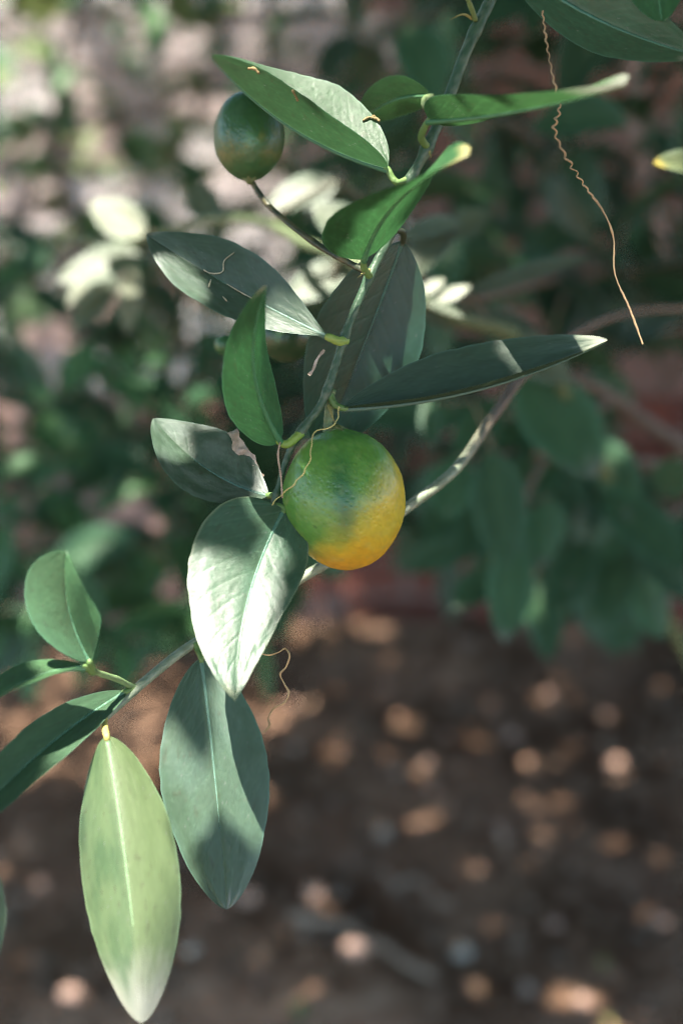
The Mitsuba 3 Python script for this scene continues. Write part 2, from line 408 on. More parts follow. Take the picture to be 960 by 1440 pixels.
# L, M: leaves at the upper right corner, on a side twig above the frame
twig(fb, [(760, -160, .435), (800, -150, .41), (850, -150, .39), (900, -170, .38)], .0013, .0009, (0.08, 0.12, 0.06))
leaf(fb, P(700, -75, .40), P(985, 78, .375), 0.0270, V(.2, .75, -.55), petiole=[P(745, -125, .428), P(715, -100, .41)], sag=V(-.004, -.003, 0), fold=14, wide=.9, round_=.7,
     col=(0.028, 0.095, 0.060), seed=11, tip_col=(0.3, 0.33, 0.27), tip_from=.93, label='grey green leaf underside at the top right corner')
leaf(fb, P(905, -150, .38), P(930, 30, .37), 0.019, V(.2, .3, -.9), petiole=[P(890, -165, .382)], fold=12, wide=.9, round_=.6, col=(0.03, 0.11, 0.042), seed=12, label='saturated green leaf at the very top right corner')
# fruit stalks and twigs
twig(fb, [(518, 383, .403), (495, 372, .408), (440, 340, .418), (385, 296, .428), (362, 268, .431), (352, 252, .432)], .0010, .0008, (0.030, 0.040, 0.020), other=(0.12, 0.10, 0.04), label='thin dark twig carrying the small green fruit')
twig(fb, [(466, 548, .401), (463, 575, .403), (461, 600, .404), (462, 616, .404)], .0013, .0014, (0.10, 0.14, 0.06), label='short stalk of the ripening fruit')
thorn(fb, [(664, 26, .41), (650, 20, .405), (632, 28, .40)])
thorn(fb, [(519, 380, .40), (511, 384, .398), (503, 390, .395)])
thorn(fb, [(603, 212, .403), (606, 222, .401)], .0005)
thorn(fb, [(462, 570, .40), (467, 585, .398), (470, 594, .397)], .0005)
twig(fb, [(668, 28, .41), (661, 8, .405), (652, -14, .40)], .0008, .0007, (0.12, 0.17, 0.06), n=14)

# scars on leaf E (thin pale raised tracks)
gm, gN, gS, gw = gE


def on_leaf(geo, u, vv, fold, cup=0, lift=.0004):
    mid, N, S, w = geo
    i = u * (len(mid) - 1); a = int(i); fr = i - a; b = min(a + 1, len(mid) - 1)
    g = lambda x: x[a] * (1 - fr) + x[b] * fr
    W = abs(vv) * g(w); fo = math.radians(fold)
    return g(mid) + g(S) * np.sign(vv) * W * math.cos(fo) + g(N) * (W * math.sin(fo) + lift)


for tr in ([(.78, -.90), (.75, -.99), (.72, -.93)], [(.52, -.98), (.50, -.88), (.485, -.80)], [(.14, .96), (.18, .86), (.205, .72)], [(.12, .99), (.15, .97), (.17, .93)]):
    p = spline([on_leaf(gA, a, b, 42.5, lift=-.0003 if b < 0 else .0004) for a, b in tr], 16)
    v, f = tube(p, .00022 + .0003 * meshkit.noise(np.stack([np.arange(16) * .7, np.zeros(16) + tr[0][0] * 9, np.zeros(16)], 1)), 7)
    put('blemish', mikit.ply((v, f), 'dry_matter', smooth=True, color=tinted(v, (0.20, 0.15, 0.07))), eA)
for tr in ([(.60, .75), (.62, .45), (.60, .2), (.64, .02), (.68, .0)], [(.55, -.02), (.48, -.03), (.40, -.03), (.36, -.04)], [(.62, -.15), (.60, -.40)], [(.52, -.45), (.49, -.52)]):
    p = spline([on_leaf(gE, a, b, 18) for a, b in tr], 20)
    v, f = tube(p, .00014 + .00016 * meshkit.noise(np.stack([np.arange(20) * .6, np.zeros(20), np.zeros(20)], 1)), 6)
    put('scar', mikit.ply((v, f), 'dry_matter', smooth=True, color=tinted(v, (0.30, 0.28, 0.20))), eE)


# ------------------------------------------------------------------ fruits
def fruit(name, label, c, axis, rx, rz, colfn, nu=110, nv=80, calyx=True, neck=.06, seed=0):
    """axis: unit vector from the blossom end to the stalk."""
    c = np.asarray(c, float); a = unit(axis)
    x = unit(np.cross(a, [0.31, 0.9, 0.2])); y = np.cross(a, x)
    th = np.linspace(0, np.pi, nv); ph = np.arange(nu) * 2 * np.pi / nu
    TH, PH = np.meshgrid(th, ph, indexing='ij')
    h = np.cos(TH)
    r = np.sin(TH) ** 0.97 * (1 + 0.03 * h)
    hh = h * (1 + neck * np.clip(h, 0, 1) ** 6 - .03 * np.clip(h - .9, 0, 1) * 10)
    d = 1 + (meshkit.fbm(np.stack([np.cos(PH) * np.sin(TH) * 1.6, np.sin(PH) * np.sin(TH) * 1.6, h * 1.6 + seed], -1), 3) - .5) * .07
    p = c + (x * (np.cos(PH) * r * rx * d)[..., None] + y * (np.sin(PH) * r * rx * d)[..., None] + a * (hh * rz * d)[..., None])
    p = p.reshape(-1, 3)
    i, j = np.meshgrid(np.arange(nv - 1), np.arange(nu), indexing='ij')
    q = np.stack([i * nu + j, (i + 1) * nu + j, (i + 1) * nu + (j + 1) % nu, i * nu + (j + 1) % nu], -1).reshape(-1, 4)
    k = thing(name, label, 'citrus fruit')
    NEAR.append(p[::61])
    uv = np.stack([PH / (2 * np.pi), TH / np.pi], -1).reshape(-1, 2)
    put('peel', mikit.ply((p, q), 'peel', smooth=True, color=np.clip(colfn(p, c), .004, .9), uv=uv), k)
    if calyx:
        top = c + a * rz * (1 + neck * .6)
        m = []
        for s in range(5):
            an = s * 2 * np.pi / 5
            o = x * np.cos(an) + y * np.sin(an)
            m.append(tube(spline([top + a * .0006, top + o * rx * .10, top + o * rx * .2 - a * rz * .035], 8), np.linspace(.0011, .0003, 8), 7))
        vv = np.vstack([t_[0] for t_ in m]); ff = np.vstack([t_[1] + i * len(m[0][0]) for i, t_ in enumerate(m)])
        put('calyx', mikit.ply((vv, ff), 'bark_green', smooth=True, color=tinted(vv, (0.10, 0.12, 0.04))), k)
    return k


def col_main(p, c):
    q = p - c
    X, Yv, Z = q @ RIGHT / .0175, q @ UP / .0197, -(q @ FWD) / .0175
    n = meshkit.fbm(p * 160, 3, 2) - .5
    n2 = meshkit.fbm(p * 900, 2, 6) - .5
    ripe = np.clip((-.60 * Yv + .66 * X - .10 * Z - .09 + n * .26) * 2.1 + .36, 0, 1) ** 1.05
    deep = np.clip((-.85 * Yv + .22 * X - .40 + n * .4) * 2.2, 0, 1)
    band = np.exp(-(np.abs(X + .02 + .10 * Yv + n * .10) / .17) ** 2.4) * np.clip(1 - (np.abs(Yv - .06) / .72) ** 2.5, 0, 1)
    g, y, o, d = np.array([.088, .205, .036]), np.array([.40, .32, .026]), np.array([.47, .25, .012]), np.array([.024, .098, .028])
    col = g + (y - g) * ripe[:, None]
    col = col + (o - col) * (deep * .9)[:, None]
    col = col + (d - col) * (np.clip(band * .92, 0, .9) * (1 - deep))[:, None]
    pale = np.clip((meshkit.fbm(p * 420, 3, 9) - .55) * 5, 0, 1)[:, None] * .22
    col = col * (1 - pale) + np.array([.22, .28, .09]) * pale
    spots = (meshkit.noise(p * 1100, 4) > .94)[:, None]
    return np.where(spots, col * .62, col) * (1 + n2[:, None] * .35)


fr0 = fruit('citrus_fruit', 'round citrus fruit turning from green to yellow, hanging in the middle', P(484, 704, .404), V(-.10, .99, .10), .0174, .0196, col_main)


def col_green(p, c):
    q = p - c
    X, Yv = q @ RIGHT / .0105, q @ UP / .0135
    n = meshkit.fbm(p * 260, 3, 12)
    k = (np.clip((n - .50) * 6, 0, 1) * np.exp(-((Yv + .35) / .38) ** 2))[:, None]
    col = np.array([.030, .085, .028]) + (np.array([.26, .17, .02]) - np.array([.030, .085, .028])) * k * .2
    return col * (1 + (meshkit.fbm(p * 900, 2, 3) - .5)[:, None] * .4)


fruit('citrus_fruit', 'small dark green citrus fruit with orange blotches under the folded leaf', P(350, 190, .432), V(.02, -.98, .1), .0108, .0134, col_green, seed=3)
fruit('citrus_fruit', 'tiny round green fruit between the leaves left of the stem', P(316, 485, .47), V(.2, .95, -.2), .0034, .0034, lambda p, c: np.tile([[.03, .10, .03]], (len(p), 1)), nu=30, nv=20, calyx=False)
fruit('citrus_fruit', 'dark green fruit half hidden behind the scarred leaf', P(402, 478, .455), V(.1, .95, -.2), .0085, .0070, lambda p, c: np.tile([[.018, .050, .016]], (len(p), 1)), nu=40, nv=30, calyx=False)

# ------------------------------------------------------------------ the lower branch
lb = thing('lower_branch', 'citrus branch running behind the fruit down to the lower left with hanging leaves', 'branch')
LOW = [(1500, 330, .80, 2.8), (1230, 390, .72, 2.3), (1010, 428, .68, 1.7), (880, 440, .65, 1.6), (790, 480, .60, 1.7), (738, 525, .53, 1.8), (690, 590, .48, 1.75), (640, 660, .445, 1.65), (572, 714, .436, 1.6), (500, 768, .430, 1.55), (415, 818, .425, 1.5), (335, 868, .420, 1.45), (262, 912, .410, 1.4),
       (205, 957, .400, 1.35), (150, 1006, .390, 1.25), (80, 1062, .378, 1.15), (0, 1128, .365, 1.0), (-90, 1200, .352, .9)]
pts = spline([np.append(P(a, b, d), r * 1e-3) for a, b, d, r in LOW], 170)
v, f = tube(pts[:, :3], pts[:, 3], 16)
cc = tinted(v, (0.17, 0.21, 0.14), 0.25, 600, other=(0.24, 0.26, 0.19))
k = np.clip((pix(v)[0] - 640) / 60, 0, 1)[:, None]
cc = cc * (1 - k) + tinted(v, (0.125, 0.088, 0.062), .4, 300) * k
put('stem', mikit.ply((v, f), 'bark_green', smooth=True, color=cc), lb)
leaf(lb, P(283, 925, .408), P(319, 1279, .390), 0.0310, V(-.10, .30, .95), petiole=[P(275, 905, .411), P(279, 915, .410)], sag=V(.0005, 0, .001), fold=8, wide=.95, round_=.66, cup=.12,
     col=(0.056, 0.120, 0.086), seed=20, mott=(0.08, 0.145, 0.11), mott_amt=.5, tip_col=(0.2, 0.24, 0.22), tip_from=.96, vein=.8, label='grey green oval leaf hanging behind the broad leaf')
leaf(lb, P(150, 1034, .379), P(199, 1439, .356), 0.0262, V(-.02, .30, .95), petiole=[P(146, 1010, .389), P(147, 1022, .384)], sag=V(.0014, 0, .0025), fold=-10, wide=.92, round_=.62, cup=.30,
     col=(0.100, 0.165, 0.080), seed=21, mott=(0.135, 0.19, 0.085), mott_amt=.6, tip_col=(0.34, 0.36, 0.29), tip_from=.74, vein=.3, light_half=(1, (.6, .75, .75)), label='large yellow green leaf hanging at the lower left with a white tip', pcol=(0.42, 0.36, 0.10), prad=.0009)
R_tw = twig(lb, [(190, 968, .398), (165, 955, .390), (140, 947, .382), (126, 938, .376)], .0009, .0008, (0.14, 0.21, 0.09), n=20)
leaf(lb, P(127, 932, .375), P(93, 775, .362), 0.0215, V(-.15, .62, .80), petiole=[P(130, 945, .378)], sag=V(-.0025, 0, 0), fold=24, wide=1.45, round_=.55, col=(0.070, 0.19, 0.10), seed=22, vein=.4,
     label='pale green upright leaf at the left with one lighter half')
leaf(lb, P(120, 937, .375), P(-60, 1020, .36), 0.0150, V(-.2, .85, .3), petiole=[P(132, 945, .378)], sag=V(0, .0035, 0), fold=14, col=(0.050, 0.135, 0.065), seed=23, vein=.5, label='green leaf arching out of the left edge')
leaf(lb, P(178, 972, .395), P(-90, 1215, .345), 0.0150, V(.2, .7, .55), petiole=[P(192, 966, .398)], sag=V(-.001, .0035, 0), fold=20, col=(0.042, 0.105, 0.062), seed=24, vein=.5, label='long dark green leaf along the branch at the lower left')
leaf(lb, P(-45, 1170, .36), P(-25, 1400, .345), 0.0160, V(.1, .3, .9), fold=12, col=(0.09, 0.15, 0.09), seed=25, label='leaf cut off by the left edge', petiole=[P(-60, 1178, .357)])


# ------------------------------------------------------------------ tendrils and scraps
def tendril(label, path, r, col, amp=0, period=0, fade=None, n=260):
    p = spline([P(*a) for a in path], n)
    if amp:
        s = np.concatenate([[0], np.cumsum(np.linalg.norm(np.diff(p, axis=0), axis=1))])
        e = np.ones(n) if fade is None else np.clip((fade - s / s[-1]) / .12, 0.05, 1)
        ph = 2 * np.pi * s / period + 2.2 * np.sin(s * 90) + 1.4 * np.sin(s * 233)
        e = e * (.35 + 1.1 * meshkit.noise(np.stack([s * 160, s * 0, s * 0], 1)))
        p = p + (np.cos(ph) * amp * e)[:, None] * RIGHT + (np.sin(ph) * amp * e)[:, None] * FWD
    r = r * (.65 + .7 * meshkit.noise(np.stack([np.arange(n) * .11, np.zeros(n), np.zeros(n) + r * 1e5], 1)))
    v, f = tube(p, r, 7)
    k = put('dry_tendril', mikit.ply((v, f), 'dry_matter', smooth=True, color=tinted(v, col, .3, 200)))
    labels[k] = {'label': label, 'category': 'tendril'}


tendril('long wavy tan tendril hanging from the leaf at the top right', [(762, 15, .385), (768, 60, .386), (776, 105, .387), (786, 150, .388), (779, 182, .388), (796, 222, .389), (822, 262, .39), (848, 298, .39), (862, 335, .39), (864, 385, .39), (885, 435, .39), (903, 484, .39)],
        .00026, (.30, .21, .12), .00055, .0026, .58)
tendril('fine pale tendril curling over the top of the ripening fruit', [(476, 572, .397), (474, 590, .394), (462, 602, .390), (444, 606, .389), (438, 622, .386), (436, 645, .3835), (427, 664, .384), (412, 682, .387), (397, 694, .393), (386, 706, .397), (374, 716, .399)], .00020, (.42, .36, .14), .00028, .005, 2)
tendril('pale dry thread hanging straight beside the fruit', [(394, 622, .397), (391, 640, .397), (395, 670, .397), (397, 700, .397)], .00028, (.34, .25, .18))
tendril('short curly tan tendril below the broad leaf', [(362, 918, .401), (378, 921, .401), (392, 917, .4), (401, 912, .4), (407, 922, .399), (402, 938, .4), (394, 948, .401), (400, 962, .401), (406, 974, .4), (400, 988, .4), (385, 996, .401), (377, 1010, .401), (379, 1020, .4), (370, 1031, .4)], .00026, (.36, .25, .13))


def scrap(label, path, r):
    p = spline([P(*a) for a in path], 30)
    k = np.arange(30)
    side = unit(np.cross(unit(np.gradient(p, axis=0)), np.array([V(math.cos(x * .25), math.sin(x * .3) * .5, 1.2) for x in k])))
    wd = r * (.6 + .8 * meshkit.noise(np.stack([k * .35, k * 0 + r * 9e4, k * 0], 1)))
    cols = np.linspace(-1, 1, 7)
    v = (p[:, None] + side[:, None] * (cols[None, :, None] * wd[:, None, None]))
    v = (v + (meshkit.fbm(v * 420, 3)[..., None] - .5) * V(.6, .5, 1.6) * r * 1.6).reshape(-1, 3)
    i, j = np.meshgrid(np.arange(29), np.arange(6), indexing='ij')
    q = np.stack([i * 7 + j, (i + 1) * 7 + j, (i + 1) * 7 + j + 1, i * 7 + j + 1], -1).reshape(-1, 4)
    m = put('dry_scrap', mikit.ply((v, q), 'dry_matter', smooth=True, color=tinted(v, (.40, .32, .26), .4, 500)))
    labels[m] = {'label': label, 'category': 'dry scrap'}


scrap('crumpled beige dry scrap caught behind the mottled leaf', [(326, 606, .409), (338, 630, .41), (352, 645, .411), (358, 668, .411), (368, 674, .411)], .0017)
scrap('thin beige dry flake on the edge of the dark leaf', [(456, 492, .404), (446, 505, .404), (440, 520, .404), (434, 528, .404)], .0004)


# ------------------------------------------------------------------ shrubs behind
def simple_leaf(base, tip, width, N, fold=14, col=GREEN, sag=(0, 0, 0), seed=0, tip_col=None):
    v, q, c, uv, *_ = leaf_mesh(base, tip, width, N, sag=sag, fold=fold, nu=14, nv=3, col=col, seed=seed, vein=.6, groove=False, tip_col=tip_col, tip_from=.85)
    return v, q, c


BASES, WOOD = {}, {}         # leaf bases and stems of each shrub, to be joined by thin twigs


def shrub_leaf(parent, base, tip, width, N, **kw):
    v, q, c = simple_leaf(base, tip, width, N, **kw)
    BASES.setdefault(parent, []).append(np.asarray(base, float))
    return put('leaf', mikit.ply((v, q), 'leaf_plain', smooth=True, color=c), parent)


def woody(parent, path, r0, r1, col=(.10, .075, .055), name='stem', n=40):
    p = spline(np.asarray(path, float), n)
    p = p + (meshkit.fbm(p * 14, 2)[:, None] - .5) * .012
    v, f = tube(p, np.linspace(r0, r1, n), 9)
    globals().setdefault('WOOD', {}).setdefault(parent, []).append(p)
    put(name, mikit.ply((v, f), 'bark_green', smooth=True, color=tinted(v, col, .35, 120)), parent)
    return p


TEAL = (0.034, 0.094, 0.052)
# right-hand shrub: drooping dark leaves
rs = thing('citrus_shrub', 'dark shrub with drooping bluish green leaves in front of the brick wall on the right', 'shrub')
hub = [P(770, 545, .80), P(735, 640, .78), P(860, 640, .84), P(700, 560, .74), P(900, 760, .88)]
woody(rs, [P(1180, 1500, 1.02), P(1130, 1000, 1.0), P(1010, 700, .93), P(860, 560, .86), P(760, 520, .80)], .008, .003)
woody(rs, [P(1010, 700, .93), P(900, 650, .88), P(770, 640, .80), P(690, 640, .78)], .004, .002, name='twig')
woody(rs, [P(860, 560, .86), P(800, 600, .82), P(745, 680, .79), P(715, 790, .78)], .003, .0015, name='twig')
woody(rs, [P(1010, 700, .93), P(950, 720, .9), P(880, 770, .88), P(800, 800, .86)], .003, .0015, name='twig')
RL = [(735, 522, 838, 672, .78, 120), (690, 632, 712, 800, .77, 78), (640, 640, 628, 735, .78, 70), (722, 760, 708, 905, .78, 66), (760, 590, 700, 650, .8, 70), (845, 690, 962, 800, .84, 88), (700, 800, 634, 856, .8, 50),
      (790, 650, 700, 700, .82, 70), (820, 620, 900, 700, .85, 70), (770, 700, 760, 800, .83, 70), (880, 760, 850, 880, .87, 76), (830, 760, 780, 860, .86, 66), (930, 700, 960, 640, .86, 60), (900, 800, 930, 900, .9, 60), (660, 560, 590, 610, .76, 50),
      (600, 560, 612, 628, .7, 34), (640, 700, 600, 760, .82, 60), (690, 690, 650, 790, .84, 60), (740, 640, 820, 730, .86, 80), (750, 820, 770, 930, .9, 60), (700, 560, 640, 640, .8, 60)]
for i, (a, b, c, d, z, w) in enumerate(RL):
    shrub_leaf(rs, P(a, b, z), P(c, d, z - .02), w * z / FOCAL, V(rng.normal(0, .3), .45, .8), seed=i, col=np.array(TEAL) * rng.uniform(.8, 1.3), fold=12, tip_col=(.14, .17, .14) if i % 3 == 0 else None)
for i in range(70):
    a, b, z = rng.uniform(600, 870), rng.uniform(490, 800), rng.uniform(.85, 1.25)
    if i % 3 == 0:
        a, b = rng.uniform(800, 1020), rng.uniform(700, 830)
    th = rng.normal(-1.5, .7)
    l = rng.uniform(.045, .075)
    base = P(a, b, z)
    shrub_leaf(rs, base, base + V(math.cos(th), math.sin(th), rng.normal(.1, .3)) * l, l * rng.uniform(.38, .5), V(rng.normal(0, .5), .5, .7), seed=100 + i, col=np.array(TEAL) * rng.uniform(.6, 1.2))


def leafy(parent, x0, x1, y0, y1, z0, z1, n, lmin, lmax, cols, droop=-.6, spread=1.0, seed=0, wr=(.38, .5), keep=None, glint=0.0):
    r = np.random.default_rng(seed)
    made = 0
    while made < n:
        a, b, z = r.uniform(x0, x1), r.uniform(y0, y1), r.uniform(z0, z1)
        if keep is not None and not keep(a, b, r):
            continue
        made += 1
        th = r.uniform(0, 2 * np.pi)
        d = unit(V(math.cos(th) * spread, math.sin(th) * .6 + droop, r.normal(.15, .5)))
        l = r.uniform(lmin, lmax)
        base = P(a, b, z)
        col = np.array(cols[r.integers(len(cols))]) * r.uniform(.75, 1.3)
        N = V(r.normal(0, .5), .8, r.normal(.45, .4))
        if r.random() < glint:
            N = glint_normal(a, b) + r.normal(0, .08, 3)
            d = unit(d - N * (d @ N) * .8)
        shrub_leaf(parent, base, base + d * l, l * r.uniform(*wr), N, seed=int(r.integers(9999)), col=col, sag=V(0, .08 * l, 0))


# upper right shrub: dark leaves behind the stem
us = thing('citrus_shrub', 'dark green shrub behind the stem at the upper right', 'shrub')
woody(us, [P(1150, 900, 1.25), P(1000, 500, 1.2), P(905, 260, 1.15), P(880, -120, 1.1)], .009, .006, (.24, .17, .14))
woody(us, [P(905, 260, 1.15), P(760, 200, 1.05), P(640, 120, .95), P(560, 40, .9)], .004, .002, name='twig')
woody(us, [P(960, 380, 1.18), P(820, 380, .95), P(700, 410, .75), P(600, 430, .62)], .004, .0016, name='twig')
UL = [(655, 415, 832, 362, .60, 62), (560, 330, 650, 318, .62, 60), (640, 300, 575, 395, .62, 66), (560, 380, 640, 470, .66, 70), (700, 470, 800, 540, .70, 70), (640, 440, 760, 470, .72, 60)]
for i, (a, b, c, d, z, w) in enumerate(UL):
    shrub_leaf(us, P(a, b, z), P(c, d, z - .02), w * z / FOCAL, V(rng.normal(0, .2), .75, .6), seed=300 + i, col=np.array((.10, .14, .105)) * rng.uniform(.9, 1.3), fold=12)
leafy(us, 490, 1060, -120, 500, .85, 1.5, 260, .05, .085, [TEAL, (.035, .085, .045), (.03, .06, .04)], seed=41)
woody(us, [P(1080, 700, 1.22), P(1250, 420, .85), P(1120, 262, .60), P(1016, 236, .531)], .004, .0014, name='twig')
yl = shrub_leaf(us, P(1012, 236, .53), P(918, 229, .515), .0135, glint_normal(940, 230), col=(.10, .14, .08), tip_col=(.55, .44, .08), seed=9)
labels[yl] = {'label': 'leaf with a yellow tip at the right edge'}

# middle: pale sunlit leaves just behind the branch
ms = thing('citrus_shrub', 'pale leaved sprig just behind the branch left of the stem', 'shrub')
woody(ms, [P(1000, 1000, 1.02), P(800, 560, .78), P(640, 445, .62), P(588, 418, .58), P(470, 360, .60), P(330, 310, .68), P(190, 335, .74), P(60, 330, .80)], .004, .0016, (.10, .13, .06))
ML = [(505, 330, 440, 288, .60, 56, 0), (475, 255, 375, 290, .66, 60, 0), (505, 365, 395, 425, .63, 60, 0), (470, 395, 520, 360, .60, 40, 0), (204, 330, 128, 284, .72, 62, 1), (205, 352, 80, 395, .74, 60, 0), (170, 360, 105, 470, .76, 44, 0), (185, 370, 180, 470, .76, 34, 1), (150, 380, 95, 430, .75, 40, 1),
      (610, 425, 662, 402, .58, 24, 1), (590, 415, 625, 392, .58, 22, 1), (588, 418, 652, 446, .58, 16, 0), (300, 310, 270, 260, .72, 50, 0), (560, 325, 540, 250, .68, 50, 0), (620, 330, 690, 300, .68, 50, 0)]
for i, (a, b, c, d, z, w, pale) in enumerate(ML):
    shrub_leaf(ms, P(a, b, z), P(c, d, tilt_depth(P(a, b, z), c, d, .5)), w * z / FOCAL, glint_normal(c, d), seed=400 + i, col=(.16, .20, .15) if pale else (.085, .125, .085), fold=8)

# left shrub: small dark leaves with pale glints
ls = thing('citrus_shrub', 'dark leafy shrub at the left below the sunlit wall', 'shrub')
woody(ls, [P(-320, 1300, 1.6), P(-100, 900, 1.55), P(60, 640, 1.45), P(120, 420, 1.4), P(60, 180, 1.4)], .012, .004)
woody(ls, [P(-100, 900, 1.55), P(150, 700, 1.4), P(330, 620, 1.25), P(440, 560, 1.15)], .005, .002, name='twig')
woody(ls, [P(60, 640, 1.45), P(200, 520, 1.35), P(260, 480, 1.3), P(190, 410, 1.25)], .005, .002, name='twig')
leafy(ls, -60, 430, 470, 900, 1.0, 1.6, 270, .045, .08, [TEAL, (.055, .15, .07), (.04, .11, .05)], seed=42, glint=.12)
leafy(ls, -40, 330, 300, 500, 1.3, 1.8, 26, .05, .085, [TEAL, (.06, .12, .06)], seed=47)
leafy(ls, 380, 620, 420, 760, 1.0, 1.5, 60, .045, .08, [TEAL, (.03, .06, .04)], seed=43)

# upper left shrub: small leaves against the sunlit wall
ps = thing('leafy_bush', 'sparse sunlit bush with yellow green leaves against the wall at the upper left', 'bush')
woody(ps, [P(-260, 1000, 2.1), P(-60, 500, 2.0), P(60, 220, 1.95), P(140, -120, 1.95)], .012, .005)
woody(ps, [P(-60, 500, 2.0), P(140, 300, 1.9), P(260, 200, 1.85), P(330, -60, 1.8)], .007, .003, name='twig')
woody(ps, [P(60, 220, 1.95), P(300, 120, 1.85), P(470, 90, 1.75), P(560, 20, 1.7)], .006, .002, name='twig')
leafy(ps, -60, 560, -80, 470, 1.5, 2.15, 280, .05, .09, [(.065, .13, .045), (.045, .12, .05), (.09, .13, .05), TEAL], seed=44, glint=.38)


def twiglets(parent):
    """Joins every leaf of the shrub to the nearest stem, twig or neighbour by a thin twig."""
    r = np.random.default_rng(5)
    todo, have = np.array(BASES[parent]), np.vstack(WOOD[parent])
    dist = np.linalg.norm(todo[:, None] - have[None], axis=-1)
    best, near = dist.min(1), have[dist.argmin(1)]
    V_, F_, n0 = [], [], 0
    alive = np.ones(len(todo), bool)
    for _ in range(len(todo)):
        i = int(np.where(alive, best, 9e9).argmin())
        alive[i] = False
        a, b = near[i], todo[i]
        m = (a + b) / 2 + r.normal(0, .12, 3) * np.linalg.norm(b - a) + [0, 0, .06 * np.linalg.norm(b - a)]
        v, f = tube(bezier(a, m, b, np.linspace(0, 1, 6)), np.linspace(.0016, .0009, 6), 5, cap=False)
        V_.append(v); F_.append(f + n0); n0 += len(v)
        d = np.linalg.norm(todo - b, axis=1)
        w = alive & (d < best)
        best[w] = d[w]; near[w] = b
    v = np.vstack(V_)
    k = put('twiglets', mikit.ply((v, np.vstack(F_)), 'bark_green', smooth=True, color=tinted(v, (.085, .08, .05), .3, 90)), parent)
    labels[k] = {'kind': 'stuff'}


for s_ in (rs, us, ms, ls, ps):
    twiglets(s_)


# ------------------------------------------------------------------ litter on the soil
GLINTS = []
for a, b in ((490, 800), (560, 790), (508, 850), (455, 870), (590, 835), (540, 880), (250, 880), (215, 905), (285, 60), (300, 150), (240, 120), (350, 60), (420, 60), (540, 80), (480, 40), (80, 60), (150, 150)):
    _d = FWD + (a - 480) / FOCAL * RIGHT - (b - 720) / FOCAL * UP
    GLINTS.append((CAM + _d * (WALL_Y / _d[1])).tolist())


